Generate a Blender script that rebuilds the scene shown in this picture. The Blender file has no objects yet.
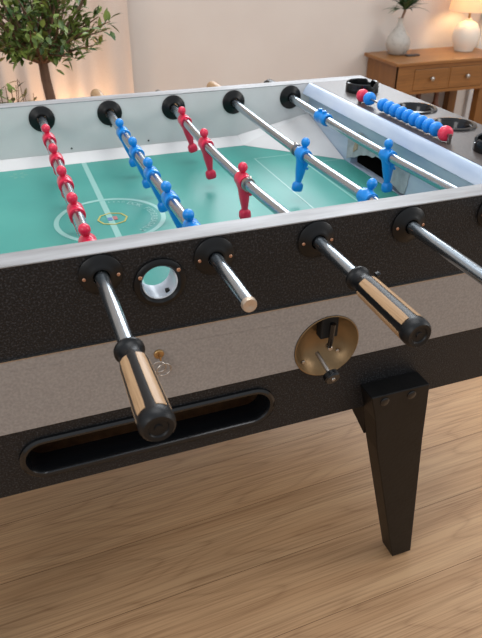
import bpy, bmesh, math, random
from mathutils import Vector, Matrix
random.seed(7)
C = bpy.context.scene
COL = C.collection
PI = math.pi
H = 0.747            # height of the rod axes above the floor

# ------------------------------------------------------------------ camera
cam = bpy.data.cameras.new('camera')
co = bpy.data.objects.new('camera', cam); COL.objects.link(co); C.camera = co
yaw, pitch, roll = .3558, .5692, .0047
F = Vector((math.sin(yaw)*math.cos(pitch), math.cos(yaw)*math.cos(pitch), -math.sin(pitch)))
R0 = F.cross(Vector((0, 0, 1))).normalized(); U0 = R0.cross(F)
Rr = R0*math.cos(roll)+U0*math.sin(roll); Ur = -R0*math.sin(roll)+U0*math.cos(roll)
M = Matrix((Rr, Ur, -F)).transposed().to_4x4()
M.translation = Vector((-.1527, -.7179, .3819+H))
co.matrix_world = M
cam.sensor_fit = 'VERTICAL'; cam.sensor_height = 36.0; cam.lens = 631.78/638*36
cam.clip_start = .02
cam.dof.use_dof = True; cam.dof.focus_distance = 1.02; cam.dof.aperture_fstop = 11.0

# ------------------------------------------------------------------ world, lights, exposure
w = bpy.data.worlds.new('world'); C.world = w; w.use_nodes = True
nt = w.node_tree; bg = nt.nodes['Background']
tc = nt.nodes.new('ShaderNodeTexCoord'); sx = nt.nodes.new('ShaderNodeSeparateXYZ')
mr = nt.nodes.new('ShaderNodeMapRange'); rp = nt.nodes.new('ShaderNodeValToRGB')
nt.links.new(tc.outputs['Generated'], sx.inputs[0]); nt.links.new(sx.outputs['Z'], mr.inputs['Value'])
mr.inputs['From Min'].default_value = -1; mr.inputs['From Max'].default_value = 1
nt.links.new(mr.outputs[0], rp.inputs[0])
e = rp.color_ramp.elements
e[0].position = .42; e[0].color = (.50, .49, .47, 1)
e[1].position = .85; e[1].color = (.84, .90, .98, 1)
nt.links.new(rp.outputs[0], bg.inputs[0]); bg.inputs[1].default_value = .92

def area(name, loc, target, sx_, sy_, power, col):
    l = bpy.data.lights.new(name, 'AREA'); l.shape = 'RECTANGLE'; l.size = sx_; l.size_y = sy_
    l.energy = power; l.color = col
    o = bpy.data.objects.new(name, l); COL.objects.link(o); o.location = loc
    o.rotation_euler = (Vector(target)-Vector(loc)).to_track_quat('-Z', 'Y').to_euler(); return o
area('back_window_daylight', (1.35, 2.48, 1.85), (.5, .3, .75), 1.5, 1.0, 42, (.90, .95, 1))
area('ceiling_daylight', (.3, .5, 2.75), (.2, .35, .7), 1.5, 1.1, 26, (1, 1, 1))
area('left_fill', (-1.9, -1.3, 2.1), (.2, .8, .8), 1.3, 1.1, 17, (1, .98, .95))  # added front fill from the left; no window stands there
area('side_fill', (3.0, -.6, 1.7), (.6, .2, .5), 1.0, 1.2, 24, (1, .97, .93))  # added fill from the right, helps brighten the far panel
C.view_settings.view_transform = 'Standard'; C.view_settings.look = 'None'
C.view_settings.gamma = 1; C.view_settings.use_curve_mapping = False
C.view_settings.exposure = 0.0

# ------------------------------------------------------------------ materials
def srgb(r, g, b):
    f = lambda c: (c/255/12.92) if c/255 <= .04045 else ((c/255+.055)/1.055)**2.4
    return (f(r), f(g), f(b), 1)
MATS = {}
def mat(name, col, rough=.5, metal=0, noise=0, scale=60, bump=0, bscale=200, col2=None, spec=.5, coat=0, emis=None, es=0, trans=0, stretch=None, ior=None, thr=None):
    m = bpy.data.materials.new(name); m.use_nodes = True; t = m.node_tree
    b = t.nodes['Principled BSDF']
    b.inputs['Base Color'].default_value = srgb(*col); b.inputs['Roughness'].default_value = rough
    b.inputs['Metallic'].default_value = metal; b.inputs['Specular IOR Level'].default_value = spec
    b.inputs['Coat Weight'].default_value = coat; b.inputs['Transmission Weight'].default_value = trans
    if emis: b.inputs['Emission Color'].default_value = srgb(*emis); b.inputs['Emission Strength'].default_value = es
    tcn = t.nodes.new('ShaderNodeTexCoord'); mp = t.nodes.new('ShaderNodeMapping')
    t.links.new(tcn.outputs['Object'], mp.inputs[0])
    if stretch: mp.inputs['Scale'].default_value = stretch
    if noise or col2:
        n = t.nodes.new('ShaderNodeTexNoise'); n.inputs['Scale'].default_value = scale; n.inputs['Detail'].default_value = 5
        t.links.new(mp.outputs[0], n.inputs['Vector'])
        r = t.nodes.new('ShaderNodeValToRGB'); lo, hi = thr or (.35, .68)
        r.color_ramp.elements[0].position = lo; r.color_ramp.elements[1].position = hi
        c2 = col2 or tuple(min(255, c*(1+noise)) for c in col)
        r.color_ramp.elements[0].color = srgb(*col); r.color_ramp.elements[1].color = srgb(*c2)
        t.links.new(n.outputs['Fac'], r.inputs[0]); t.links.new(r.outputs[0], b.inputs['Base Color'])
    if bump:
        n2 = t.nodes.new('ShaderNodeTexNoise'); n2.inputs['Scale'].default_value = bscale; n2.inputs['Detail'].default_value = 2
        t.links.new(mp.outputs[0], n2.inputs['Vector'])
        bm_ = t.nodes.new('ShaderNodeBump'); bm_.inputs['Strength'].default_value = bump; bm_.inputs['Distance'].default_value = .001
        t.links.new(n2.outputs['Fac'], bm_.inputs['Height']); t.links.new(bm_.outputs[0], b.inputs['Normal'])
    MATS[name] = m; return m

black_lam = mat('black_laminate', (11, 11, 13), .5, spec=.35, col2=(62, 62, 65), scale=360, thr=(.50, .74), bump=1.0, bscale=420)
grey_band = mat('grey_laminate', (140, 135, 132), .45, metal=.2, col2=(156, 151, 147), scale=260, bump=.15, bscale=500)
white_lam = mat('white_laminate', (204, 202, 201), .4, col2=(216, 214, 213), scale=9)
rail_m = mat('rail_laminate', (138, 137, 137), .5, spec=.3, col2=(166, 166, 168), scale=55, stretch=(.15, 1, 1))
end_white = mat('painted_end_wall', (164, 180, 202), .38, col2=(196, 206, 220), scale=12, stretch=(1, .4, 2))
field_m = mat('green_field', (62, 146, 136), .45, col2=(72, 156, 144), scale=6)
line_m = mat('field_line', (140, 188, 180), .4)
crest_y = mat('crest_yellow', (184, 176, 92), .4); crest_r = mat('crest_red', (176, 110, 110), .4); crest_b = mat('crest_blue', (92, 120, 170), .4)
deck_m = mat('deck_laminate', (66, 60, 58), .42, col2=(82, 74, 70), scale=220, bump=.1, bscale=500)
black_pl = mat('black_plastic', (10, 10, 11), .36, spec=.3, bump=.06, bscale=150)
black_gl = mat('glossy_black_plastic', (12, 13, 15), .18)
black_paint = mat('black_painted_wood', (5, 5, 5), .42, spec=.28, col2=(13, 12, 12), scale=26, bump=.3, bscale=120)
chrome = mat('brushed_chrome', (178, 188, 196), .25, metal=1)
steel = mat('dull_steel', (176, 170, 164), .35, metal=1)
brass = mat('brass', (176, 142, 96), .35, metal=.9)
screw_m = mat('copper_screw', (178, 136, 112), .38, metal=.8)
red_m = mat('red_plastic', (214, 34, 70), .32, coat=.1); pink_m = mat('bead_red', (226, 54, 84), .34)
blue_m = mat('blue_plastic', (0, 132, 216), .32, coat=.1); bead_blue = mat('bead_blue', (14, 134, 226), .4)
dish_m = mat('bronze_dish', (122, 98, 66), .36, metal=.55, col2=(146, 118, 82), scale=18)
rawwood = mat('raw_chipboard', (110, 76, 44), .8, col2=(84, 56, 32), scale=60)
dark_in = mat('dark_interior', (14, 13, 12), .8)
tube_white = mat('white_tube', (206, 216, 226), .35)
grip_black = mat('handle_plastic', (12, 13, 15), .42, spec=.3)
rubber = mat('rubber', (18, 18, 18), .7)
beige_wall = mat('wall_paint', (212, 202, 194), .85, col2=(217, 208, 200), scale=3, bump=.05, bscale=80)
curtain_m = mat('curtain_cloth', (208, 192, 180), .9, col2=(215, 199, 187), scale=300)
torn_m = mat('torn_paper', (160, 162, 166), .7, col2=(184, 186, 188), scale=70)
tan_m = mat('bare_board', (168, 144, 118), .8, col2=(190, 170, 146), scale=80)
white_vase = mat('speckled_ceramic', (180, 174, 166), .6, col2=(158, 152, 146), scale=60, thr=(.5, .75), bump=.3, bscale=100)
lampc = mat('white_ceramic', (232, 222, 208), .35)
leaf1 = mat('leaf_green', (52, 80, 32), .45, col2=(122, 138, 62), scale=14, thr=(.4, .62))
leaf2 = mat('leaf_dark', (36, 62, 30), .5, col2=(64, 92, 48), scale=25)
leaf3 = mat('leaf_yellow', (128, 124, 48), .5, col2=(96, 60, 50), scale=30)
bark = mat('bark', (104, 78, 62), .85, col2=(132, 102, 82), scale=50, bump=.8, bscale=60, stretch=(1, 1, .3))
pot_m = mat('terracotta', (150, 104, 78), .8, col2=(164, 116, 88), scale=20)
soil = mat('soil', (50, 36, 26), .95, bump=.9, bscale=90)
tag_dark = mat('dark_grey', (52, 50, 52), .5)
bottle_m = mat('amber_glaze', (118, 68, 38), .35, col2=(92, 50, 28), scale=14)

def wood(name, c1, c2, c3, axis='X', planks=None, rough=.45, sc=1.0):
    """grain running along an axis; planks=(length,width) adds boards with seams"""
    m = bpy.data.materials.new(name); m.use_nodes = True; t = m.node_tree; N = t.nodes; L = t.links
    b = N['Principled BSDF']; b.inputs['Roughness'].default_value = rough
    tcn = N.new('ShaderNodeTexCoord'); mp0 = N.new('ShaderNodeMapping'); L.new(tcn.outputs['Object'], mp0.inputs[0])
    vec = mp0.outputs[0]; brick = None
    if axis == 'Y': mp0.inputs['Rotation'].default_value = (0, 0, PI/2)
    if axis == 'Z': mp0.inputs['Rotation'].default_value = (0, PI/2, 0)
    if planks:
        mp0.inputs['Location'].default_value = planks[2]; mp0.inputs['Rotation'].default_value = (0, 0, planks[3])
        brick = N.new('ShaderNodeTexBrick'); brick.offset = .37; brick.inputs['Scale'].default_value = 1
        brick.inputs['Brick Width'].default_value = planks[0]; brick.inputs['Row Height'].default_value = planks[1]
        brick.inputs['Mortar Size'].default_value = .0007; brick.inputs['Mortar Smooth'].default_value = .2
        brick.inputs['Color1'].default_value = (0, 0, 0, 1); brick.inputs['Color2'].default_value = (1, 1, 1, 1)
        L.new(vec, brick.inputs['Vector'])
        vm = N.new('ShaderNodeVectorMath'); vm.operation = 'MULTIPLY_ADD'
        L.new(brick.outputs['Color'], vm.inputs[0]); vm.inputs[1].default_value = (3.7, 1.3, 9.1); L.new(vec, vm.inputs[2])
        vec = vm.outputs[0]
    # cathedral figure: contour rings of a smooth noise stretched along the grain
    mp = N.new('ShaderNodeMapping'); mp.inputs['Scale'].default_value = (1.5*sc, 9*sc, 9*sc); L.new(vec, mp.inputs[0])
    n = N.new('ShaderNodeTexNoise'); n.inputs['Scale'].default_value = 1.0; n.inputs['Detail'].default_value = 1.5; n.inputs['Roughness'].default_value = .4
    L.new(mp.outputs[0], n.inputs['Vector'])
    mu = N.new('ShaderNodeMath'); mu.operation = 'MULTIPLY'; mu.inputs[1].default_value = 26; L.new(n.outputs['Fac'], mu.inputs[0])
    fr = N.new('ShaderNodeMath'); fr.operation = 'PINGPONG'; fr.inputs[1].default_value = 1; L.new(mu.outputs[0], fr.inputs[0])
    mp2 = N.new('ShaderNodeMapping'); mp2.inputs['Scale'].default_value = (5*sc, 330*sc, 330*sc); L.new(vec, mp2.inputs[0])
    n2 = N.new('ShaderNodeTexNoise'); n2.inputs['Scale'].default_value = 1; n2.inputs['Detail'].default_value = 4; L.new(mp2.outputs[0], n2.inputs['Vector'])
    mp3 = N.new('ShaderNodeMapping'); mp3.inputs['Scale'].default_value = (1.2*sc, 22*sc, 22*sc); L.new(vec, mp3.inputs[0])
    n3 = N.new('ShaderNodeTexNoise'); n3.inputs['Scale'].default_value = 1; n3.inputs['Detail'].default_value = 3; L.new(mp3.outputs[0], n3.inputs['Vector'])
    r1 = N.new('ShaderNodeValToRGB'); r1.color_ramp.elements[0].position = .25; r1.color_ramp.elements[1].position = .75
    r1.color_ramp.elements[0].color = srgb(*c1); r1.color_ramp.elements[1].color = srgb(*c2); L.new(n3.outputs['Fac'], r1.inputs[0])
    s1 = N.new('ShaderNodeMath'); s1.operation = 'POWER'; s1.inputs[1].default_value = 5.0; L.new(fr.outputs[0], s1.inputs[0])
    mA = N.new('ShaderNodeMapRange'); mA.inputs['From Min'].default_value = .42; mA.inputs['From Max'].default_value = .75
    mA.inputs['To Min'].default_value = 0; mA.inputs['To Max'].default_value = 1; L.new(n2.outputs['Fac'], mA.inputs['Value'])
    mx = N.new('ShaderNodeMix'); mx.data_type = 'RGBA'; L.new(r1.outputs[0], mx.inputs['A']); mx.inputs['B'].default_value = srgb(*c3)
    ml = N.new('ShaderNodeMath'); ml.operation = 'MULTIPLY'; ml.inputs[1].default_value = .26; L.new(s1.outputs[0], ml.inputs[0])
    ad = N.new('ShaderNodeMath'); ad.operation = 'MULTIPLY_ADD'; ad.inputs[1].default_value = .62; L.new(mA.outputs[0], ad.inputs[0]); L.new(ml.outputs[0], ad.inputs[2])
    L.new(ad.outputs[0], mx.inputs['Factor']); out = mx.outputs['Result']
    if brick:
        mb_ = N.new('ShaderNodeMix'); mb_.data_type = 'RGBA'; mb_.blend_type = 'MULTIPLY'
        L.new(brick.outputs['Fac'], mb_.inputs['Factor']); L.new(out, mb_.inputs['A']); mb_.inputs['B'].default_value = (.35, .28, .22, 1)
        # slight tone change from board to board
        hs = N.new('ShaderNodeHueSaturation'); L.new(mb_.outputs['Result'], hs.inputs['Color'])
        mv = N.new('ShaderNodeMapRange'); L.new(brick.outputs['Color'], mv.inputs['Value']); mv.inputs['To Min'].default_value = .93; mv.inputs['To Max'].default_value = 1.07
        L.new(mv.outputs[0], hs.inputs['Value']); out = hs.outputs[0]
    L.new(out, b.inputs['Base Color']); return m
floor_m = wood('oak_floor', (184, 143, 103), (202, 163, 122), (126, 88, 56), planks=(5.2, .152, (.55, .118, 0), -.0335), rough=.5)
chest_m = wood('honey_wood', (132, 86, 40), (152, 102, 52), (100, 62, 28), rough=.35, sc=1.2)
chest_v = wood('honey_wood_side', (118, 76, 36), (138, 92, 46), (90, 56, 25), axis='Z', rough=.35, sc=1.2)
grip_m = wood('grip_wood', (168, 134, 98), (184, 150, 114), (134, 100, 68), axis='Y', rough=.4, sc=3)
def shade_mat():
    m = bpy.data.materials.new('lamp_shade_cloth'); m.use_nodes = True; t = m.node_tree
    b = t.nodes['Principled BSDF']; b.inputs['Base Color'].default_value = srgb(240, 224, 200); b.inputs['Roughness'].default_value = .9
    tr = t.nodes.new('ShaderNodeBsdfTranslucent'); tr.inputs[0].default_value = srgb(250, 226, 190)
    ms = t.nodes.new('ShaderNodeMixShader'); ms.inputs[0].default_value = .35
    t.links.new(b.outputs[0], ms.inputs[1]); t.links.new(tr.outputs[0], ms.inputs[2]); t.links.new(ms.outputs[0], t.nodes['Material Output'].inputs[0]); return m
shade_m = shade_mat()

# ------------------------------------------------------------------ mesh helpers
def link(name, bm, m, parent=None, smooth=True, bevel=0, label=None, angle=35):
    me = bpy.data.meshes.new(name)
    bmesh.ops.recalc_face_normals(bm, faces=bm.faces[:]) if bm.faces else None
    bm.to_mesh(me); bm.free()
    for x in (m if isinstance(m, (list, tuple)) else [m]): me.materials.append(x)
    o = bpy.data.objects.new(name, me); COL.objects.link(o)
    if parent: o.parent = parent
    if smooth:
        for p in me.polygons: p.use_smooth = True
        me.set_sharp_from_angle(angle=math.radians(angle))
    if bevel:
        b = o.modifiers.new('bevel', 'BEVEL'); b.width = bevel; b.segments = 2; b.limit_method = 'ANGLE'; b.angle_limit = math.radians(40)
    if label: o['label'] = label
    return o
def empty(name, loc, label, cat, group=None):
    o = bpy.data.objects.new(name, None); COL.objects.link(o); o.location = loc; o.empty_display_size = .05
    o['label'] = label; o['category'] = cat
    if group: o['group'] = group
    return o
def tag(o, label, cat, group=None):
    o['label'] = label; o['category'] = cat
    if group: o['group'] = group
    return o
def struct(o): o['kind'] = 'structure'; return o
BM = bmesh.new
def box(bm, x0, x1, y0, y1, z0, z1, mi=0):
    v = [bm.verts.new(p) for p in [(x0, y0, z0), (x1, y0, z0), (x1, y1, z0), (x0, y1, z0), (x0, y0, z1), (x1, y0, z1), (x1, y1, z1), (x0, y1, z1)]]
    fs = [bm.faces.new([v[i] for i in f]) for f in [(0, 3, 2, 1), (4, 5, 6, 7), (0, 1, 5, 4), (1, 2, 6, 5), (2, 3, 7, 6), (3, 0, 4, 7)]]
    for f in fs: f.material_index = mi
    return v
def frame(axis):
    a = Vector(axis).normalized(); t = Vector((0, 0, 1)) if abs(a.z) < .9 else Vector((1, 0, 0))
    u = a.cross(t).normalized(); return a, u, a.cross(u).normalized()
def lathe(bm, prof, origin, axis=(0, 0, 1), n=32, closed=False, mi=0):
    """prof: (distance along axis, radius)"""
    a, u, v = frame(axis); O = Vector(origin); rings = []
    for d, r in prof:
        if r < 1e-6: rings.append([bm.verts.new(O+a*d)])
        else: rings.append([bm.verts.new(O+a*d+(u*math.cos(2*PI*k/n)+v*math.sin(2*PI*k/n))*r) for k in range(n)])
    prs = list(zip(rings, rings[1:]))
    if closed: prs.append((rings[-1], rings[0]))
    for A, B in prs:
        for k in range(n):
            k2 = (k+1) % n
            if len(A) == 1 and len(B) == 1: continue
            if len(A) == 1: f = bm.faces.new([A[0], B[k2], B[k]])
            elif len(B) == 1: f = bm.faces.new([A[k], A[k2], B[0]])
            else: f = bm.faces.new([A[k], A[k2], B[k2], B[k]])
            f.material_index = mi
def cyl(bm, p, axis, r, L, n=32, ch=0):
    prof = [(0, 0), (0, r-ch), (ch, r), (L-ch, r), (L, r-ch), (L, 0)] if ch else [(0, 0), (0, r), (L, r), (L, 0)]
    lathe(bm, prof, p, axis, n)
def tube(bm, pts, rad, n=10, cap=True):
    pts = [Vector(p) for p in pts]; rings = []
    rads = rad if isinstance(rad, (list, tuple)) else [rad]*len(pts); pu = None
    for i, p in enumerate(pts):
        d = (pts[min(i+1, len(pts)-1)]-pts[max(i-1, 0)]).normalized()
        if pu is None: _, u, _ = frame(d)
        else: u = (pu-d*pu.dot(d)).normalized()
        pu = u; v = d.cross(u)
        rings.append([bm.verts.new(p+(u*math.cos(2*PI*k/n)+v*math.sin(2*PI*k/n))*rads[i]) for k in range(n)])
    for A, B in zip(rings, rings[1:]):
        for k in range(n): bm.faces.new([A[k], A[(k+1) % n], B[(k+1) % n], B[k]])
    if cap: bm.faces.new(rings[0][::-1]); bm.faces.new(rings[-1])
def ring_wire(bm, c, nrm, R, r, n=28, m=6):
    a, u, v = frame(nrm); c = Vector(c); R_ = []
    for i in range(n):
        t = 2*PI*i/n; d = u*math.cos(t)+v*math.sin(t)
        R_.append([bm.verts.new(c+d*(R+r*math.cos(2*PI*k/m))+a*r*math.sin(2*PI*k/m)) for k in range(m)])
    for i in range(n):
        for k in range(m): bm.faces.new([R_[i][k], R_[i][(k+1) % m], R_[(i+1) % n][(k+1) % m], R_[(i+1) % n][k]])
def circ(cx, cy, r, n=40): return [(cx+r*math.cos(2*PI*k/n), cy+r*math.sin(2*PI*k/n)) for k in range(n)]
def stadium(cx, cz, hw, hh, n=14):
    P = []
    for s, a0 in ((1, -PI/2), (-1, PI/2)):
        for k in range(n+1):
            a = a0+PI*k/n; P.append((cx+s*(hw-hh)+hh*math.cos(a), cz+hh*math.sin(a)))
    return P
def rect(a, b, c, d): return [(a, c), (b, c), (b, d), (a, d)]
def plate(bm, outer, holes, fa, fb, mi=0, mib=None, miw=None):
    """solid plate with holes; fa/fb map 2D to the two faces"""
    t = bmesh.new(); loops = []
    for lp in [outer]+holes:
        vs = [t.verts.new((p[0], p[1], 0)) for p in lp]; loops.append(lp)
        for i in range(len(vs)): t.edges.new((vs[i], vs[(i+1) % len(vs)]))
    bmesh.ops.triangle_fill(t, use_beauty=True, edges=t.edges[:])
    t.verts.index_update(); A = [bm.verts.new(fa(v.co.x, v.co.y)) for v in t.verts]; B = [bm.verts.new(fb(v.co.x, v.co.y)) for v in t.verts]
    for f in t.faces:
        ids = [v.index for v in f.verts]
        g = bm.faces.new([A[i] for i in ids]); g.material_index = mi
        g = bm.faces.new([B[i] for i in ids][::-1]); g.material_index = mi if mib is None else mib
    t.free(); k = 0
    for lp in loops:
        n = len(lp)
        for i in range(n):
            g = bm.faces.new([A[k+i], A[k+(i+1) % n], B[k+(i+1) % n], B[k+i]]); g.material_index = mi if miw is None else miw
        k += n
def XZ(y): return lambda a, b: (a, y, b)
def XY(z): return lambda a, b: (a, b, z)
def YZ(x): return lambda a, b: (x, a, b)

# ------------------------------------------------------------------ setting
bm = BM(); box(bm, -3.2, 3.6, -2.6, 2.3, -.05, 0); struct(link('floor', bm, floor_m, smooth=False))
bm = BM(); plate(bm, rect(-3.2, 3.6, 0, 2.9), [rect(.6, 2.1, 1.35, 2.35)], XZ(2.28), XZ(2.4)); struct(link('wall_back', bm, beige_wall, smooth=False))
bm = BM(); plate(bm, rect(.55, 2.15, 1.30, 2.40), [rect(.62, 1.335, 1.37, 2.33), rect(1.365, 2.08, 1.37, 2.33)], XZ(2.262), XZ(2.279)); struct(link('window_1', bm, white_lam, smooth=False, bevel=.002))
bm = BM(); box(bm, -3.2, 3.6, 2.262, 2.2795, 0, .09); struct(link('baseboard_back', bm, white_lam, smooth=False, bevel=.002))
bm = BM(); box(bm, 2.30, 2.40, 2.255, 2.2795, .09, 2.2); struct(link('trim_1', bm, white_lam, smooth=False, bevel=.003))

# ------------------------------------------------------------------ the football table
W0, W1 = .7622, .7976          # far wall, inner and outer face
TH = .0354; XE = .74; XI = .578
zt, zg1, zg2, zb, zf = H+.0307, H-.1029, H-.2205, H-.3379, H-.1006
table = empty('foosball_table', (0, .4, 0), 'black football table with green pitch, standing on tapered legs on the oak floor', 'football table')
def tp(name, bm, m, parent=None, **k):
    """part of the table; geometry is given in world coordinates"""
    o = link(name, bm, m, **k); o.parent = parent or table
    o.matrix_parent_inverse = Matrix.Translation(-Vector((0, .4, 0))); 
    if parent: o.matrix_parent_inverse = Matrix.Identity(4)
    return o
RX = [-.075, .075, .225, .375, .525]
hr = .0130
slotc = (-.0255, H-.2785); slot_hw, slot_hh = .188, .028
dish_c = (.257, H-.188); dish_r = .0555
# near side panel with rod holes, ball entry, dish and return slot
bm = BM()
holes = [circ(x, H, hr, 24) for x in RX]+[circ(0, H-.026, .026, 32)]+[circ(*dish_c, dish_r, 48)]+[stadium(*slotc, slot_hw, slot_hh)]
plate(bm, rect(-XE, XE, zb, zt-.002), holes, XZ(0), XZ(TH))
tp('side_panel', bm, black_lam, smooth=False)
bm = BM()
# band of grey laminate standing 3 mm proud, cut away round the dish
a0 = math.asin((zg2-dish_c[1])/dish_r)
arc = [(dish_c[0]+dish_r*math.cos(a0+(PI-2*a0)*k/40), dish_c[1]+dish_r*math.sin(a0+(PI-2*a0)*k/40)) for k in range(41)]
poly = [(-XE, zg2), (arc[-1][0], zg2)]+arc[::-1][1:-1]+[(arc[0][0], zg2), (XE, zg2), (XE, zg1), (-XE, zg1)]
plate(bm, poly, [], XZ(-.003), XZ(-.0001))
tp('grey_band', bm, grey_band, smooth=False, bevel=.0008, label='grey laminate band along the side')
bm = BM(); box(bm, -XE, XE, -.0036, -.0001, zg1, zg1+.0016); tp('edge_strip', bm, steel, smooth=False)  # thin steel-coloured strip along the grey band's upper edge
# near top rail
bm = BM(); box(bm, -XE, XE, -.001, TH+.0005, zt-.002, zt); tp('top_rail', bm, rail_m, smooth=False, bevel=.0006, label='pale grey top rail')
# far side panel (white inside) and its rail
bm = BM(); plate(bm, rect(-XE, XE, zb, zt-.002), [circ(x, H, hr, 24) for x in RX], XZ(W0), XZ(W1), mi=0, mib=1, miw=1)
tp('side_panel', bm, [white_lam, black_lam], smooth=False, label='far side panel, white inside')
bm = BM(); box(bm, -XE, XE, W0-.0005, W1+.001, zt-.002, zt); tp('top_rail', bm, rail_m, smooth=False, bevel=.0006, label='pale grey top rail')
for s in (-1, 1):
    bm = BM(); x0, x1 = sorted((s*(XE-.03), s*XE)); box(bm, x0, x1, TH+.0002, W0-.0002, zb, zt-.02); tp('end_panel', bm, black_lam, smooth=False)
    # white end wall with goal mouth; ragged lining torn round the mouth
    bm = BM(); mouth = [(.305, zf+.001), (.53, zf+.001), (.53, H-.052), (.305, H-.052)]
    xa, xb = (s*XI, s*(XI+.018))
    plate(bm, rect(TH+.0005, W0-.0005, zf-.012, zt-.004), [mouth], YZ(xa), YZ(xb))
    tp('end_wall', bm, end_white, smooth=False, label='bluish white end wall with goal mouth')
    bm = BM()   # rounded moulding along the top of the end wall
    pr = [(XI+.002, zt-.0005)]+[(XI-.002, zt-.0006), (XI-.005, zt-.0016), (XI-.012, zt-.010), (XI-.019, zt-.021), (XI-.020, zt-.024), (XI-.0185, zt-.0255), (XI+.002, zt-.0255)]
    A = [bm.verts.new((s*x, TH+.001, z)) for x, z in pr]; B = [bm.verts.new((s*x, W0-.001, z)) for x, z in pr]
    for i in range(len(pr)): j = (i+1) % len(pr); bm.faces.new([A[i], A[j], B[j], B[i]])
    bm.faces.new(A[::-1]); bm.faces.new(B)
    tp('end_moulding', bm, end_white, angle=50)
    # goal box behind the mouth
    bm = BM(); xs = sorted((s*(XI+.019), s*(XI+.09)))
    box(bm, xs[0], xs[1], .30, .305, zf-.05, H-.04); box(bm, xs[0], xs[1], .53, .535, zf-.05, H-.04); box(bm, xs[0], xs[1], .30, .535, zf-.055, zf-.05); 
    xq = sorted((s*(XI+.09), s*(XI+.094))); box(bm, *xq, .30, .535, zf-.055, H-.04); box(bm, xs[0], xs[1], .30, .535, H-.044, H-.04)
    tp('goal_box', bm, dark_in, smooth=False)
    # deck with cup holes
    bm = BM(); cups = [(.684, .458), (.684, .326), (.655, .641), (.655, .165)] if s > 0 else [(-.66, .4)]
    hs = [circ(cx, cy, .036 if i < 2 else .034, 36) for i, (cx, cy) in enumerate(cups)]
    x0, x1 = sorted((s*(XI+.002), s*XE))
    plate(bm, rect(x0, x1, TH+.0006, W0-.0006), hs, XY(zt), XY(zt-.016))
    tp('end_deck', bm, deck_m, smooth=False, label='dark grey end deck with cup holes')
    for i, (cx, cy) in enumerate(cups[:2]):
        bm = BM(); r = .036
        lathe(bm, [(.0001, r-.002), (.0001, r+.010), (.0034, r+.009), (.0044, r+.002), (-.004, r-.004), (-.05, r-.008), (-.05, 0), (-.053, 0), (-.053, r-.005), (-.004, r-.0015)], (cx, cy, zt), n=40)
        tp('cup_holder', bm, black_gl)
# playing field
bm = BM(); box(bm, -XI+.0005, XI-.0005, TH+.0005, W0-.0005, zf-.01, zf); tp('playing_field', bm, field_m, smooth=False, label='green playing field')
for s, y0, y1 in ((-1, TH+.0008, .06), (1, W0-.0008, .7375)):
    bm = BM(); 
    P = [(y0, zf+.0002), (y1, zf+.0002), (y0, zf+.019)]
    xx = [-.392, .392]; xo = [-.575, .575]
    A = [bm.verts.new((-.575, y, z)) for y, z in P]; B = [bm.verts.new((.575, y, z)) for y, z in P]
    bm.faces.new(A); bm.faces.new(B[::-1])
    for i in range(3): j = (i+1) % 3; bm.faces.new([A[i], A[j], B[j], B[i]])
    tp('side_strip', bm, white_lam, smooth=False)
for s in (-1, 1):
    for t in (-1, 1):
        yw = W0-.001 if t > 0 else TH+.001; yf = .7375 if t > 0 else .06; yg = .556 if t > 0 else .242
        bm = BM(); xw = s*(XI-.001)
        a = bm.verts.new((s*.391, yf, zf+.0006)); b = bm.verts.new((xw, yg, zf+.0006)); c = bm.verts.new((xw, yw, zf+.0575)); a2 = bm.verts.new((s*.385, yw, zf+.0195))
        d = bm.verts.new((xw, yw, zf+.0006)); a3 = bm.verts.new((s*.385, yw, zf+.0006))
        bm.faces.new([a, b, c]); bm.faces.new([a, c, a2]); bm.faces.new([b, d, c]); bm.faces.new([a, a3, d, b]); bm.faces.new([a3, a2, c, d]); bm.faces.new([a, a2, a3])
        tp('corner_ramp', bm, white_lam, smooth=False, label='raised white corner of the pitch')
# field markings
zl = zf+.0003
def strip(bm, x0, x1, y0, y1): box(bm, x0, x1, y0, y1, zf+.0001, zl)
bm = BM(); strip(bm, -.0055, .0055, .061, .7365); tp('centre_line', bm, line_m, smooth=False)
bm = BM(); Yc = .3988
plate(bm, circ(0, Yc, .1035, 72), [circ(0, Yc, .0945, 72)], XY(zl+.0002), XY(zf+.0001)); tp('centre_circle', bm, line_m, smooth=False)
for s in (-1, 1):
    for nm, xa, hy in (('penalty_line', .38, .236), ('goal_area_line', .48, .165)):
        bm = BM(); q = lambda a, b: sorted((s*a, s*b))
        strip(bm, *q(xa, xa+.003), Yc-hy, Yc+hy); strip(bm, *q(xa+.003, min(.577, XI-.002) if hy < .2 else .475), Yc+hy-.003, Yc+hy); strip(bm, *q(xa+.003, XI-.002 if hy < .2 else .475), Yc-hy, Yc-hy+.003)
        tp(nm, bm, line_m, smooth=False)
bm = BM()
plate(bm, circ(.004, Yc, .029, 8), [circ(.004, Yc, .0255, 8)], XY(zl+.0006), XY(zl+.0003)); cr = tp('crest', bm, crest_y, smooth=False)
bm = BM(); box(bm, -.005, .003, Yc-.008, Yc+.006, zl+.0003, zl+.0006); tp('crest_shield', bm, crest_b, smooth=False)
bm = BM(); box(bm, .005, .013, Yc-.007, Yc+.009, zl+.0003, zl+.0006); tp('crest_shield', bm, crest_r, smooth=False)
bm = BM()   # faint star badge near the far edge
for k in range(6):
    a = k*PI/3; c, s_ = math.cos(a), math.sin(a); cx, cy = -.146+.014*c, .700+.014*s_
    vs = [bm.verts.new((cx+u*c-v*s_, cy+u*s_+v*c, zl)) for u, v in ((-.007, 0), (0, .004), (.008, 0), (0, -.004))]; bm.faces.new(vs)
tp('star_badge', bm, mat('faint_print', (96, 158, 142), .4), smooth=False)
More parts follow.
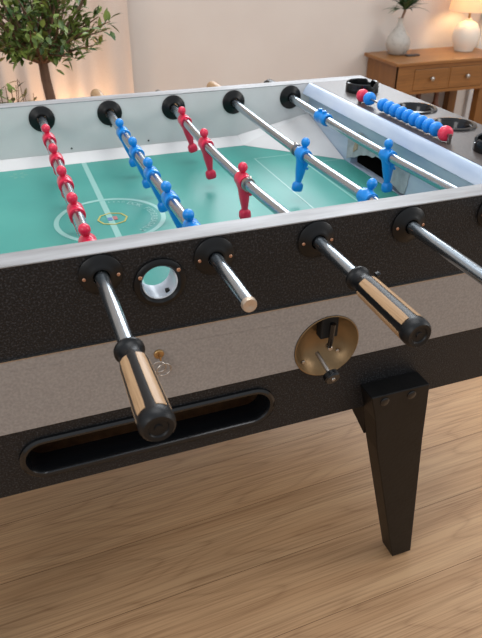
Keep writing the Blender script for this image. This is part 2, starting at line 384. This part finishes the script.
def letters(txt, r, a0, step, size):
    for k, ch in enumerate(txt):
        if ch == ' ': continue
        cu = bpy.data.curves.new('field_letter', 'FONT'); cu.body = ch; cu.size = size; cu.align_x = 'CENTER'; cu.offset = .0002
        o = bpy.data.objects.new('tmp', cu); COL.objects.link(o); dg = bpy.context.evaluated_depsgraph_get()
        me = bpy.data.meshes.new_from_object(o.evaluated_get(dg)); bpy.data.objects.remove(o)
        a = a0-k*step
        me.transform(Matrix.Translation((r*math.cos(a), Yc+r*math.sin(a), zl+.0002)) @ Matrix.Rotation(a-PI/2, 4, 'Z'))
        TXT.from_mesh(me)
TXT = BM()
letters('LEAD', .081, 1.42, .11, .009)
letters('DOK FEDERBASALT', .076, .90, .135, .017)
tp('field_lettering', TXT, line_m, smooth=False)
# torn lining round the near goal mouth (right end)
def ragged(name, pts, m, x, th=.0012):
    bm = BM(); plate(bm, pts, [], YZ(x), YZ(x-th)); return tp(name, bm, m, smooth=False)
random.seed(3)
def rag(poly, j=.003, n=4):
    out = []
    for i, (a, b) in enumerate(poly):
        c, d = poly[(i+1) % len(poly)]
        for k in range(n): t = k/n; out.append((a+(c-a)*t+random.uniform(-j, j), b+(d-b)*t+random.uniform(-j, j)))
    return out
ragged('torn_lining', rag([(.548, zf+.006), (.470, H-.062), (.425, H-.055), (.43, H-.030), (.50, H-.022), (.545, H-.045)]), torn_m, XI-.0006)
ragged('torn_lining', rag([(.372, zf+.012), (.300, zf+.006), (.292, H-.040), (.345, H-.030), (.388, H-.048)]), torn_m, XI-.0006)
ragged('bare_patch', rag([(.518, H-.070), (.500, H-.060), (.497, H-.030), (.510, H-.026)], .0015), tan_m, XI-.0022)

for x, z in ((-.180, .078), (-.02, .078), (.075, .036), (.16, .078), (.30, .078)):
    bm = BM(); cyl(bm, (x, W0-.0001, H-z+.006), (0, -1, 0), .0022, .0012, 10); tp('screw', bm, tag_dark)
# bushings
def bushing(x, y, s, hole=.0108):
    """s=-1: on the outside of the near wall, s=+1: inside the far wall; flange faces -y in both"""
    bm = BM()
    lathe(bm, [(0, .0279), (.0026, .0279), (.0036, .0268), (.0062, .0200), (.0090, .0145), (.0100, .0128), (.0100, hole), (-.03, hole), (-.03, .0124), (0, .0124)], (x, y, H), (0, -1, 0), n=40, closed=True)
    b = tp('rod_bushing', bm, black_pl)
    if s < 0:
        for d in (-1, 1):
            bm = BM(); cyl(bm, (x+d*.0215, y-.0052, H-.001), (0, -1, 0), .0024, .0024, 12, .0006)
            o = link('screw', bm, screw_m); o.parent = b
for x in RX: bushing(x, 0, -1)
for x in RX: bushing(x, W0, 1)
# ball entry
bm = BM(); ce = (0, 0, H-.026)
lathe(bm, [(0, .0355), (.003, .035), (.0055, .032), (.006, .0275), (.002, .0245), (-.034, .0240), (-.034, .0255), (0, .0255)], ce, (0, -1, 0), n=44, closed=True)
be = tp('ball_entry', bm, black_pl, label='black round ball entry')
for a in (35, 152):
    bm = BM(); a = math.radians(a); cyl(bm, (.030*math.cos(a), -.005, ce[2]+.030*math.sin(a)), (0, -1, 0), .0028, .002, 12, .0006)
    o = link('screw', bm, screw_m); o.parent = be
bm = BM()   # white half-pipe chute running in from the entry
n = 24; A = []; a0_, a1_ = PI*1.0, PI*2.16
for yy in (-.002, .034):
    A.append([[bm.verts.new((r*math.cos(a0_+(a1_-a0_)*k/n), yy, ce[2]+r*math.sin(a0_+(a1_-a0_)*k/n))) for k in range(n+1)] for r in (.0238, .0222)])
for k in range(n):
    for (P, Q) in ((A[0][0], A[1][0]), (A[0][1], A[1][1]), (A[0][0], A[0][1]), (A[1][0], A[1][1])): bm.faces.new([P[k], P[k+1], Q[k+1], Q[k]])
for e_ in (0, n): bm.faces.new([A[0][0][e_], A[0][1][e_], A[1][1][e_], A[1][0][e_]])
o = link('ball_chute', bm, tube_white); o.parent = be; o['label'] = 'white half-round ball chute'
bm = BM(); box(bm, .0085, .0135, .004, .011, ce[2]-.0205, ce[2]-.0165); o = link('chute_slot', bm, dark_in, smooth=False); o.parent = be

# ball return slot: bezel and wooden tray
bm = BM(); sc = slotc
def offs(dw, y): return [(p[0], y, p[1]) for p in stadium(sc[0], sc[1], slot_hw+dw, slot_hh+dw)]
Ls = [offs(.0095, -.0001), offs(.0088, -.004), offs(.005, -.0062), offs(.0005, -.0050), offs(-.0035, .003), offs(-.0045, .034), offs(-.0005, .034), offs(-.0005, -.0001)]
V = [[bm.verts.new(p) for p in L_] for L_ in Ls]; n = len(V[0])
for i in range(len(V)):
    A, B = V[i], V[(i+1) % len(V)]
    for k in range(n): bm.faces.new([A[k], A[(k+1) % n], B[(k+1) % n], B[k]])
bz = tp('ball_return_bezel', bm, black_gl)
bm = BM(); x0, x1 = sc[0]-slot_hw, sc[0]+slot_hw
box(bm, x0, x1, .036, .15, zb+.001, zb+.008); box(bm, x0, x1, .15, .156, zb+.001, H-.235); box(bm, x0-.006, x0, .036, .156, zb+.001, H-.235); box(bm, x1, x1+.006, .036, .156, zb+.001, H-.235); box(bm, x0, x1, .036, .156, H-.241, H-.235)
tp('ball_tray', bm, rawwood, smooth=False, label='raw wooden ball tray')
bm = BM(); x0, x1 = -.66, .66
box(bm, -XE+.031, XE-.031, TH+.0002, .158, zb+.0001, zb+.001) if False else None
box(bm, -XE+.03, XE-.03, .1562, W0-.001, zb, zb+.012); tp('bottom_board', bm, black_paint, smooth=False)
# goal-ball dish: hollow bronze bowl with lever and plunger
bm = BM(); dc = Vector((dish_c[0], 0, dish_c[1]))
lathe(bm, [(.004, .0556), (.0046, .0540), (.002, .0528), (-.010, .048), (-.022, .034), (-.028, .018), (-.029, 0), (-.032, 0), (-.031, .02), (-.025, .037), (-.012, .0515), (-.002, .0556)], dc, (0, -1, 0), n=48)
dish = tp('release_dish', bm, dish_m, label='bronze hollow dish around the lever')
def dpart(name, bm, m, **k): o = link(name, bm, m, **k); o.parent = dish; return o
bm = BM(); box(bm, dc.x-.006, dc.x+.024, .008, .026, dc.z+.006, dc.z+.046); dpart('slot_box', bm, dark_in, smooth=False, bevel=.002)
bm = BM(); tube(bm, [(dc.x+.009, -.0005, dc.z+.038), (dc.x+.008, .000, dc.z+.010), (dc.x+.007, .001, dc.z-.006)], [.005, .0045, .0035], 10); dpart('lever', bm, black_gl)
bm = BM(); cyl(bm, (dc.x+.008, .010, dc.z-.008), (0, -1, 0), .0042, .012, 16, .0008); dpart('lever_bolt', bm, steel)
for dx, dz in ((-.034, -.030), (.026, -.022)):
    bm = BM(); cyl(bm, (dc.x+dx, .010, dc.z+dz), (0, -1, 0), .003, .004, 12, .0006); dpart('screw', bm, steel)
bm = BM(); tube(bm, [(dc.x-.012, .006, dc.z-.016), (.2485, -.038, H-.2175)], .0034, 12); dpart('plunger_rod', bm, steel)
bm = BM(); ax = Vector((.06, -1, -.33)).normalized(); kp = Vector((.2485, -.034, H-.2165))
lathe(bm, [(0, 0), (0, .008), (.002, .0128), (.010, .0132), (.0125, .0115), (.0125, .005), (.0115, 0)], kp, ax, n=28); kb = dpart('plunger_knob', bm, black_gl)
bm = BM(); lathe(bm, [(.0116, .0), (.0116, .0035), (.0140, .0030), (.0140, 0)], kp, ax, n=14); o = link('knob_screw', bm, steel); o.parent = kb
# lock
bm = BM(); lathe(bm, [(.003, .0072), (.0055, .0072), (.0065, .006), (.0065, 0), (.003, 0)], (-.010, 0, H-.137), (0, -1, 0), n=24); lk = tp('lock', bm, brass, label='small brass cylinder lock')
# legs
def leg(s, t):
    """trapezoid leg on the outside of the side panel; s: x side, t=-1 near, +1 far"""
    Y = (lambda d: -d) if t < 0 else (lambda d: W1+d)
    top, bot = H-.286, .006
    bm = BM(); L4 = []
    for z, xa, xb, f, b_ in ((top, .329, .441, .040, .0003), (H-.3385, .343, .445, .040, .0003), (H-.41, .3555, .450, .040, .0003), (bot, .437, .4815, .040, .0003)):
        L4.append([bm.verts.new((s*xa, Y(f), z)), bm.verts.new((s*xb, Y(f), z)), bm.verts.new((s*xb, Y(b_), z)), bm.verts.new((s*xa, Y(b_), z))])
    for A, B in zip(L4, L4[1:]):
        for k in range(4): bm.faces.new([A[k], A[(k+1) % 4], B[(k+1) % 4], B[k]])
    bm.faces.new(L4[0]); bm.faces.new(L4[-1])
    # gusset wrapping under the cabinet
    G = [(-.002, H-.340), (-.09, H-.340), (-.09, H-.372), (-.002, H-.407)]
    A = [bm.verts.new((s*.352, Y(d), z)) for d, z in G]; B = [bm.verts.new((s*.43, Y(d), z)) for d, z in G]
    bm.faces.new(A); bm.faces.new(B)
    for k in range(4): bm.faces.new([A[k], A[(k+1) % 4], B[(k+1) % 4], B[k]])
    lg = tp('leg', bm, black_paint, smooth=False, bevel=.0015)
    for dx in (.026, .078):
        bm = BM(); lathe(bm, [(0, 0), (0, .0085), (.0010, .0085), (.0025, .006), (.0025, 0)], (s*(.329+dx), Y(.040), H-.300), (0, t, 0), n=24); o = link('bolt', bm, black_gl); o.parent = lg
    bm = BM(); lathe(bm, [(0, 0), (0, .011), (.006, .011), (.006, 0)], (s*.458, Y(.020), 0), n=20); o = link('leg_foot', bm, mat('clear_foot', (190, 180, 170), .4)); o.parent = lg
for s in (-1, 1):
    for t in (-1, 1): leg(s, t)
# score counter
sx_, sz_ = .600, zt+.0155
bm = BM(); tube(bm, [(sx_, .224, sz_), (sx_, .553, sz_)], .0022, 10); sc_rod = tp('score_rod', bm, steel)
for y in (.224, .553):
    bm = BM(); box(bm, sx_-.003, sx_+.003, y-.002, y+.002, zt+.0001, sz_+.0025); o = link('bracket', bm, steel, smooth=False); o.parent = sc_rod
def bead(y, m, big):
    bm = BM(); r = .0135 if not big else .0140; L = .0150 if not big else .017
    h = L/2
    lathe(bm, [(-h, .0024), (-h, r*.62), (-h*.7, r*.92), (-h*.2, r), (h*.2, r), (h*.7, r*.92), (h, r*.62), (h, .0024)], (sx_, y, sz_), (0, 1, 0), n=20)
    o = link('score_bead', bm, m, angle=60); o.parent = sc_rod
bead(.542, pink_m, 1); bead(.512, bead_blue, 1)
for k in range(9): bead(.455-k*.0235, bead_blue, 0)
bead(.238, pink_m, 1)
for (n_, (y, lab)) in enumerate([(.641, 'black round ashtray sunk in the deck near the far rail'), (.165, 'black round ashtray at the right edge, in the deck near the near rail')]):
    bm = BM(); r = .0335; cx = .655
    lathe(bm, [(.0002, .0335), (.0002, .0385), (.013, .0385), (.0205, .0375), (.022, .0350), (.0205, .0325), (-.012, .029), (-.014, 0), (-.016, 0), (-.016, .031)], (cx, y, zt), n=40)
    bm.verts.ensure_lookup_table()
    for v in bm.verts:   # three notches for cigarettes
        a = math.atan2(v.co.y-y, v.co.x-cx)
        if v.co.z > zt+.019 and any(abs((a-q+PI) % (2*PI)-PI) < .16 for q in (.6, 2.7, -1.4)): v.co.z -= .007
    tag(link('ashtray', bm, black_gl), lab, 'ashtray')

# ------------------------------------------------------------------ rods with players
def sag(y, b=.007): return -b*math.sin(PI*min(max(y/W0, 0), 1))
def player_mesh(m):
    bm = BM(); n = 20
    # lofted body: (z, half width along rod, half depth, x offset)
    S = [(.0160, .0040, .0036, 0), (.0140, .0062, .0052, 0), (.0120, .0100, .0075, 0), (.009, .0140, .0100, 0), (.003, .0156, .0124, 0), (-.006, .0148, .0126, 0), (-.014, .0122, .0104, 0), (-.021, .0116, .0096, 0), (-.032, .0104, .0086, 0), (-.044, .0082, .0068, 0),
         (-.0535, .0062, .0054, 0), (-.0560, .0082, .0076, 0), (-.059, .0094, .0104, 0), (-.068, .0096, .0110, 0), (-.0715, .0084, .0096, 0)]
    R_ = []
    for z, wy, dx, xo in S:
        R_.append([bm.verts.new((xo+dx*math.copysign(abs(math.cos(2*PI*k/n))**.8, math.cos(2*PI*k/n)), wy*math.copysign(abs(math.sin(2*PI*k/n))**.8, math.sin(2*PI*k/n)), z)) for k in range(n)])
    for A, B in zip(R_, R_[1:]):
        for k in range(n): bm.faces.new([A[k], A[(k+1) % n], B[(k+1) % n], B[k]])
    bm.faces.new(R_[0]); bm.faces.new(R_[-1])
    # head, neck
    hz, hrx = .0240, .0090
    lathe(bm, [(.012-hz, .0042)]+[(-hrx*math.cos(a), hrx*math.sin(a)*.96) for a in [PI*k/10 for k in range(2, 10)]]+[(hrx, 0)], (0, 0, hz), n=18)
    # sleeve round the rod
    lathe(bm, [(-.0150, .0092), (-.0150, .0122), (-.013, .0130), (.013, .0130), (.0150, .0122), (.0150, .0092)], (0, 0, 0), (0, 1, 0), n=24)
    for sy in (-1, 1):   # arms held at the sides
        tube(bm, [(0, sy*.0125, .0095), (.001, sy*.0165, .004), (.002, sy*.0168, -.006), (.003, sy*.0140, -.016), (.003, sy*.0115, -.021)], [.0030, .0040, .0040, .0034, .0020], 10)
    lathe(bm, [(-.0115, 0), (-.011, .0026), (.011, .0026), (.0115, 0)], (.0085, 0, -.024), (0, 1, 0), n=10)
    me = bpy.data.meshes.new('player'); bmesh.ops.recalc_face_normals(bm, faces=bm.faces[:]); bm.to_mesh(me); bm.free(); me.materials.append(m)
    for p in me.polygons: p.use_smooth = True
    me.set_sharp_from_angle(angle=math.radians(50)); return me
P_RED, P_BLUE = player_mesh(red_m), player_mesh(blue_m)
def rod(x, y0, y1, label, players=(), th=0, me=None, bz=.007, bx=0):
    r = empty('foosball_rod', (x, 0, H), label, 'football rod', 'rods of the football table')
    bm = BM(); ys = [y0+.0006]+[y for y in [k*.04 for k in range(0, 20)] if y0+.01 < y < y1-.01]+[y1]
    rr = .0090
    tube(bm, [(0, ys[0], 0)]+[(sag(y, bx), y, sag(y, bz)) for y in ys[1:]], rr, 24); link('shaft', bm, chrome, r, angle=50)
    for y in players:
        t = th if not isinstance(y, tuple) else y[1]; y = y if not isinstance(y, tuple) else y[0]
        o = bpy.data.objects.new('player_figure', me); COL.objects.link(o); o.parent = r; o.location = (sag(y, bx), y, sag(y, bz)); o.rotation_euler = (0, math.radians(t), 0)
    return r
def handle(r, y0, y1, spin=0):
    """y0: ring towards the table, y1: end face"""
    L = y0-y1; O = (0, y0, 0); ax = (0, -1, 0)
    bm = BM(); lathe(bm, [(0, .0094), (0, .0152), (.0012, .0164), (.0040, .0164), (.0055, .0148), (.0080, .0132), (.016, .0124), (.021, .0128), (.0245, .0146), (.030, .0152), (L-.015, .0166), (L-.0135, .0172), (L-.008, .0174), (L-.003, .0164), (L, .0140), (L-.0005, .010), (L-.002, .009), (L-.002, .004), (L-.0008, .0035), (L-.0008, 0), (L-.004, 0), (L-.004, .0094)], O, ax, n=48)
    h = link('handle', bm, grip_black, r); h['label'] = 'black and wood striped handle'
    ns = 5
    for k in range(ns):   # wooden inlays
        bm = BM(); a0 = spin+k*2*PI/ns; da = 2*PI/ns*.56; m = 8; rings = []
        for i in range(9):
            t = i/8; d = .028+(L-.0435)*t; r0 = .0150+.0014*t
            hw = da/2*(1 if 0 < i < 8 else .9)
            rings.append([bm.verts.new((ro*math.cos(a0-hw+2*hw*j/m), y0-d, ro*math.sin(a0-hw+2*hw*j/m))) for ro in (r0+.0007, r0-.001) for j in (range(m+1) if ro > r0 else range(m, -1, -1))])
        for A, B in zip(rings, rings[1:]):
            for j in range(len(A)): j2 = (j+1) % len(A); bm.faces.new([A[j], A[j2], B[j2], B[j]])
        bm.faces.new(rings[0]); bm.faces.new(rings[-1][::-1])
        o = link('wood_inlay', bm, grip_m, h, angle=50)
    return h
def collar(r, y, bz=.007, bx=0):
    bm = BM(); lathe(bm, [(-.004, .0091), (-.004, .0118), (.004, .0118), (.004, .0091)], (sag(y, bx), y, sag(y, bz)), (0, 1, 0), n=20)
    tube(bm, [(-.002, y, sag(y, bz)+.010), (-.002, y+.002, sag(y, bz)+.014)], .003, 8); link('collar', bm, steel, r)
def far_handle(r, y0, m):
    bm = BM(); lathe(bm, [(0, .0092), (0, .0125), (.003, .0135), (.008, .012), (.012, .0145), (.065, .016), (.075, .015), (.075, 0)], (0, y0, 0), (0, 1, 0), n=24); link('handle', bm, m, r)
r1 = rod(-.075, -.290, .83, 'rod with five red players, striped handle hanging at lower left', [.610, .483, .356, .222, .094], -8, P_RED)
handle(r1, -.174, -.303, spin=1.117)
r2 = rod(.075, -.133, .92, 'rod with five blue players, bare metal stub sticking out in front', [.604, .477, .350, .223, .096], -15, P_BLUE)
bm = BM(); lathe(bm, [(-.001, 0), (-.0022, .002), (-.0022, .0086), (0, .0094), (.004, .0094)], (0, -.1335, 0), (0, 1, 0), n=24); link('end_cap', bm, mat('worn_cap', (190, 170, 150), .4, metal=.6), r2)
far_handle(r2, .868, grip_m)
r3 = rod(.225, -.240, .91, 'rod with three red players, striped handle over the grey band', [(.655, -14), (.492, -8), (.275, -3)], -12, P_RED, bz=.010, bx=.006)
handle(r3, -.117, -.256, spin=2.3); collar(r3, .252, .010, .006)
bm = BM(); cyl(bm, (.018, -.130, .006), (1, 0, .3), .0035, .006, 12, .0008); link('set_screw', bm, black_gl, r3)
r4 = rod(.375, -.44, .93, 'rod with two blue players running out at the right edge, left of goalkeeper rod', [(.362, 8), (.118, 14)], 8, P_BLUE)
collar(r4, .395); far_handle(r4, .855, grip_m)
r5 = rod(.525, -.12, .92, 'rightmost rod with blue goalkeeper, beside the end wall', [(.300, -6)], -6, P_BLUE)
far_handle(r5, .828, black_pl)
bm = BM()   # broken figure: only the sleeve left on the rod
y = .578
lathe(bm, [(-.024, .0092), (-.024, .0122), (-.020, .0142), (-.008, .0138), (0, .0116), (.007, .0138), (.018, .0148), (.024, .0126), (.024, .0092)], (0, y, sag(y)), (0, 1, 0), n=22)
lathe(bm, [(-.006, 0), (-.005, .005), (.004, .005), (.006, 0)], (-.003, y-.010, sag(y)+.014), (0, 0, 1), n=12)
lathe(bm, [(-.006, 0), (-.005, .005), (.004, .005), (.006, 0)], (-.003, y+.010, sag(y)+.014), (0, 0, 1), n=12)
link('player_stump', bm, blue_m, r5, label='blue player broken off above the sleeve')

# key ring on the lock
kr = empty('key_ring', (-.010, -.008, H-.146), 'thin wire key ring hanging from the small brass lock', 'key ring')
bm = BM(); box(bm, -.001, .001, -.007, .0012, .0035, .0115); link('key', bm, brass, kr, smooth=False)
bm = BM(); ring_wire(bm, (-.003, -.006, -.006), (.15, 1, .12), .0095, .0010); link('ring', bm, steel, kr)
bm = BM(); ring_wire(bm, (.004, -.0035, -.014), (-.1, 1, .1), .0105, .0010); link('ring', bm, steel, kr)

# ------------------------------------------------------------------ background: chest of drawers
Cz = H-.2
ch = empty('chest_of_drawers', (1.92, 2.1, 0), 'honey brown wooden chest of drawers on legs against the back wall', 'chest of drawers')
def cp(name, bm, m, parent=None, **k):
    o = link(name, bm, m, **k); o.parent = parent or ch
    o.matrix_parent_inverse = Matrix.Identity(4) if parent else Matrix.Translation((-1.92, -2.1, 0)); return o
bm = BM(); box(bm, 1.61, 2.235, 1.955, 2.262, Cz-.016, Cz); cp('top', bm, chest_m, smooth=False, bevel=.003)
bm = BM(); box(bm, 1.632, 1.648, 1.972, 2.255, Cz-.150, Cz-.0162); cp('side_panel', bm, chest_v, smooth=False)
bm = BM(); box(bm, 2.197, 2.213, 1.972, 2.255, Cz-.150, Cz-.0162); cp('side_panel', bm, chest_v, smooth=False)
bm = BM(); box(bm, 1.648, 2.197, 2.24, 2.255, Cz-.150, Cz-.0162); cp('back_panel', bm, chest_m, smooth=False)
bm = BM(); 
plate(bm, rect(1.632, 2.213, Cz-.15, Cz-.0162), [rect(1.722, 1.918, Cz-.135, Cz-.035), rect(1.927, 2.123, Cz-.135, Cz-.035)], XZ(1.968), XZ(1.985))
cp('front_frame', bm, chest_m, smooth=False)
for x0 in (1.7235, 1.9285):
    bm = BM(); box(bm, x0, x0+.193, 1.966, 2.18, Cz-.1335, Cz-.0365); d = cp('drawer', bm, chest_m, smooth=False, bevel=.002)
    bm = BM(); lathe(bm, [(0, .006), (.006, .005), (.010, .010), (.016, .0105), (.019, .006), (.0195, 0)], (x0+.0965, 1.966, Cz-.082), (0, -1, 0), n=18); cp('knob', bm, steel, parent=d)
for x0 in (1.64, 2.13):
    for y0 in (1.975, 2.205):
        bm = BM(); v = box(bm, x0, x0+.07 if y0 < 2 else x0+.05, y0, y0+.045, 0, Cz-.151)
        cp('leg', bm, chest_v, smooth=False, bevel=.002)
bm = BM(); box(bm, 1.715, 2.125, 2.0, 2.245, .15, .166); 
box(bm, 1.645, 1.715, 2.022, 2.2, .15, .166); box(bm, 2.125, 2.195, 2.022, 2.2, .15, .166); cp('lower_shelf', bm, chest_m, smooth=False)
for i, (x, hh, rr, lb) in enumerate([(1.865, .24, .040, 'left one of the two amber bottles under the chest of drawers'), (1.975, .225, .046, 'right one of the two amber bottles under the chest of drawers')]):
    bm = BM(); lathe(bm, [(0, 0), (0, rr*.8), (.01, rr*.95), (.06, rr*1.1), (.10, rr), (.135, rr*.4), (.15, .013), (hh, .012), (hh, 0)], (x, 2.11, .1662), n=24)
    tag(link('bottle', bm, bottle_m, angle=60), lb, 'bottle', 'bottles under the chest')
# vase with palm sprig
V0 = Vector((1.738, 2.165, Cz))
vs = empty('vase', V0, 'speckled grey bulb vase with narrow neck on the chest, left of the lamp', 'vase')
bm = BM(); lathe(bm, [(0, 0), (.0005, .034), (.006, .041), (.03, .056), (.055, .060), (.08, .053), (.105, .034), (.125, .019), (.145, .013), (.158, .0125), (.165, .015), (.165, .012), (.12, .010), (.10, 0)], (0, 0, 0), n=36)
link('body', bm, white_vase, vs, angle=60)
pl = empty('palm_sprig', V0+Vector((0, 0, .128)), 'green palm sprig standing in the speckled vase', 'plant')
bm = BM(); tube(bm, [(0, 0, -.02), (.003, 0, .03), (.012, 0, .055), (.018, 0, .072)], [.0045, .005, .006, .007], 8); link('stem', bm, bark, pl)
bm = BM(); random.seed(11)
def blade(bm, o, d, L, wd, droop, n=5):
    d = d.normalized(); side = d.cross(Vector((0, 0, 1)))
    side = side.normalized() if side.length > .1 else Vector((1, 0, 0)); pv = None
    for i in range(n+1):
        t = i/n; p = o+d*L*t-Vector((0, 0, droop*L*t*t)); ww = wd*math.sin(PI*min(1, t*.85+.12))
        a, b, c = bm.verts.new(p-side*ww), bm.verts.new(p+Vector((0, 0, -ww*.3))), bm.verts.new(p+side*ww)
        if pv: bm.faces.new([pv[0], pv[1], b, a]); bm.faces.new([pv[1], pv[2], c, b])
        pv = (a, b, c)
for k in range(90):
    a = random.uniform(0, 2*PI); el = random.uniform(.3, 1.3)
    blade(bm, Vector((.018, 0, .072)), Vector((math.cos(a)*math.cos(el)*1.1, math.sin(a)*math.cos(el)*.5, math.sin(el))), random.uniform(.08, .14), .006, random.uniform(.2, .6))
link('leaves', bm, leaf2, pl, smooth=False)
# lamp
L0 = Vector((2.125, 2.150, Cz))
lm = empty('table_lamp', L0, 'white ceramic table lamp with glowing cream shade on the chest', 'lamp')
bm = BM(); lathe(bm, [(0, 0), (.0005, .046), (.008, .048), (.03, .059), (.065, .066), (.10, .063), (.125, .048), (.135, .030), (.140, .016), (.150, .015), (.150, 0)], (0, 0, 0), n=36); link('base', bm, lampc, lm, angle=60)
bm = BM(); lathe(bm, [(.15, .006), (.205, .006), (.206, .013), (.225, .013), (.225, 0)], (0, 0, 0), n=16); link('lamp_holder', bm, brass, lm)
bm = BM(); lathe(bm, [(.225, 0), (.226, .012), (.24, .018), (.262, .024), (.278, .019), (.285, 0)], (0, 0, 0), n=20)
link('bulb', bm, mat('lit_bulb', (255, 220, 170), .4, emis=(255, 206, 140), es=12), lm, angle=70)
bm = BM(); lathe(bm, [(.185, .105), (.355, .078), (.355, .076), (.185, .103)], (0, 0, 0), n=44, closed=True); link('lamp_shade', bm, shade_m, lm, angle=60)
l = bpy.data.lights.new('bulb_light', 'POINT'); l.energy = 3.8; l.color = (1, .72, .42); l.shadow_soft_size = .03
o = bpy.data.objects.new('bulb_light', l); COL.objects.link(o); o.location = L0+Vector((0, 0, .30))
bm = BM(); box(bm, -.035, .035, -.014, .014, 0, .006); o = link('remote_control', bm, tag_dark, smooth=False, bevel=.002); o.location = (1.790, 2.105, Cz+.0002)
tag(o, 'small flat dark box lying on the chest between vase and lamp', 'remote control')

# ------------------------------------------------------------------ curtain and plants
bm = BM(); x0, x1, N_ = -1.6, .42, 260; cols = []
for i in range(N_+1):
    t = i/N_; x = x0+(x1-x0)*t
    d = .016*math.sin(x*52+1.4*math.sin(x*9))+.010*math.sin(x*23+1)
    cols.append([[bm.verts.new((x, 2.215+d+off, z)) for z in (.02, .6, 1.2, 1.8, 2.5)] for off in (0, .003)])
for A, B in zip(cols, cols[1:]):
    for s in (0, 1):
        for k in range(4): bm.faces.new([A[s][k], B[s][k], B[s][k+1], A[s][k+1]])
    for k in (0, 4): bm.faces.new([A[0][k], B[0][k], B[1][k], A[1][k]])
for c in (cols[0], cols[-1]):
    for k in range(4): bm.faces.new([c[0][k], c[0][k+1], c[1][k+1], c[1][k]])
tag(link('curtain', bm, curtain_m, angle=80), 'pinkish beige cloth curtain in soft folds behind the small tree', 'curtain')

def potted(name, loc, potr, poth, label, cat, group=None):
    t = empty(name, loc, label, cat, group)
    bm = BM(); lathe(bm, [(0, 0), (0, potr*.7), (poth*.85, potr*.95), (poth*.86, potr*1.05), (poth, potr*1.06), (poth, potr*.94), (poth*.88, potr*.9), (poth*.88, 0)], (0, 0, 0), n=32); link('pot', bm, pot_m, t, angle=50)
    bm = BM(); lathe(bm, [(poth*.885, 0), (poth*.885, potr*.89), (poth*.91, potr*.85), (poth*.915, 0)], (0, 0, 0), n=24); link('soil', bm, soil, t)
    return t
def leafq(bm, p, d, up, L, wd):
    d = d.normalized(); s = d.cross(up).normalized(); n = s.cross(d).normalized()
    P = [p, p+d*L*.35+s*wd+n*wd*.25, p+d*L*.7+s*wd*.75+n*wd*.1, p+d*L-n*wd*.3, p+d*L*.7-s*wd*.75+n*wd*.1, p+d*L*.35-s*wd+n*wd*.25]
    m1, m2 = p+d*L*.35, p+d*L*.7; V = [bm.verts.new(q) for q in P]; a, b = bm.verts.new(m1), bm.verts.new(m2)
    for f in ([V[0], V[1], a], [V[0], a, V[5]], [a, V[1], V[2], b], [a, b, V[4], V[5]], [b, V[2], V[3]], [b, V[3], V[4]]): bm.faces.new(f)
random.seed(21)
tx, ty = .005, 1.60
tree = potted('potted_tree', (tx, ty, 0), .14, .24, 'small green leafy tree with bare trunk, standing behind the table', 'tree')
bmT = BM(); trunk = [(.02, 0, .215), (.020, 0, .40), (.008, 0, .56), (-.002, 0, .66), (-.003, 0, .72)]
tube(bmT, trunk, [.022, .019, .017, .016, .015], 12)
bmL = BM(); base = Vector((-.003, 0, .71))
dirs = []
for k in range(56):
    a = k*2.399; el = random.uniform(.16, 1.35)
    dirs.append(Vector((math.cos(a)*math.cos(el), math.sin(a)*math.cos(el)*.9, math.sin(el))))
for d in dirs:
    L = random.uniform(.15, .24)*(1+.7*d.z)
    mid = base+d*L*.5+Vector((random.uniform(-.03, .03), random.uniform(-.03, .03), .02)); end = base+Vector((d.x*L, d.y*L, d.z*L+.01))
    tube(bmT, [base, base.lerp(mid, .6), mid, end], [.007, .005, .004, .0015], 6)
    for i in range(34):
        t = random.uniform(.28, 1.06); p = (base.lerp(mid, t*2) if t < .5 else mid.lerp(end, t*2-1))+Vector([random.gauss(0, .013) for _ in range(3)])
        q = Vector([random.gauss(0, .8) for _ in range(3)])+d*.9
        leafq(bmL, p, q, Vector((random.uniform(-.4, .4), random.uniform(-.4, .4), 1)), random.uniform(.028, .046), random.uniform(.006, .009))
link('trunk', bmT, bark, tree, angle=60); link('foliage', bmL, leaf1, tree, smooth=False)
def small_plant(loc, top, spread, m, label, nst, nl):
    t = potted('potted_plant', loc, .075, .15, label, 'plant')
    bs = BM(); bl = BM()
    for k in range(nst):
        a = random.uniform(0, 6.28); r = random.uniform(.1, 1)*spread; hgt = top*random.uniform(.86, 1)
        pts = [Vector((0, 0, .13)), Vector((r*.3*math.cos(a), r*.3*math.sin(a), hgt*.6)), Vector((r*math.cos(a), r*math.sin(a), hgt))]
        tube(bs, pts, [.003, .0025, .0012], 6)
        for i in range(nl):
            q = random.uniform(.45, 1); p = pts[1].lerp(pts[2], (q-.45)/.55)
            leafq(bl, p, Vector((random.gauss(0, 1), random.gauss(0, 1), random.uniform(-.3, .9))), Vector((0, 0, 1)), random.uniform(.03, .05), .007)
    link('stems', bs, bark, t); link('foliage', bl, m, t, smooth=False)
small_plant((-.142, 1.27, 0), .735, .045, leaf1, 'low green leafy plant peeking over the far rail at the left edge', 9, 16)
small_plant((-.048, 2.03, 0), .59, .028, leaf3, 'small yellowish plant just left of the tree trunk', 4, 7)
l = bpy.data.lights.new('warm_glow', 'POINT'); l.energy = 2.4; l.color = (1, .62, .34); l.shadow_soft_size = .05
o = bpy.data.objects.new('warm_glow', l); COL.objects.link(o); o.location = (.16, 2.08, .34)
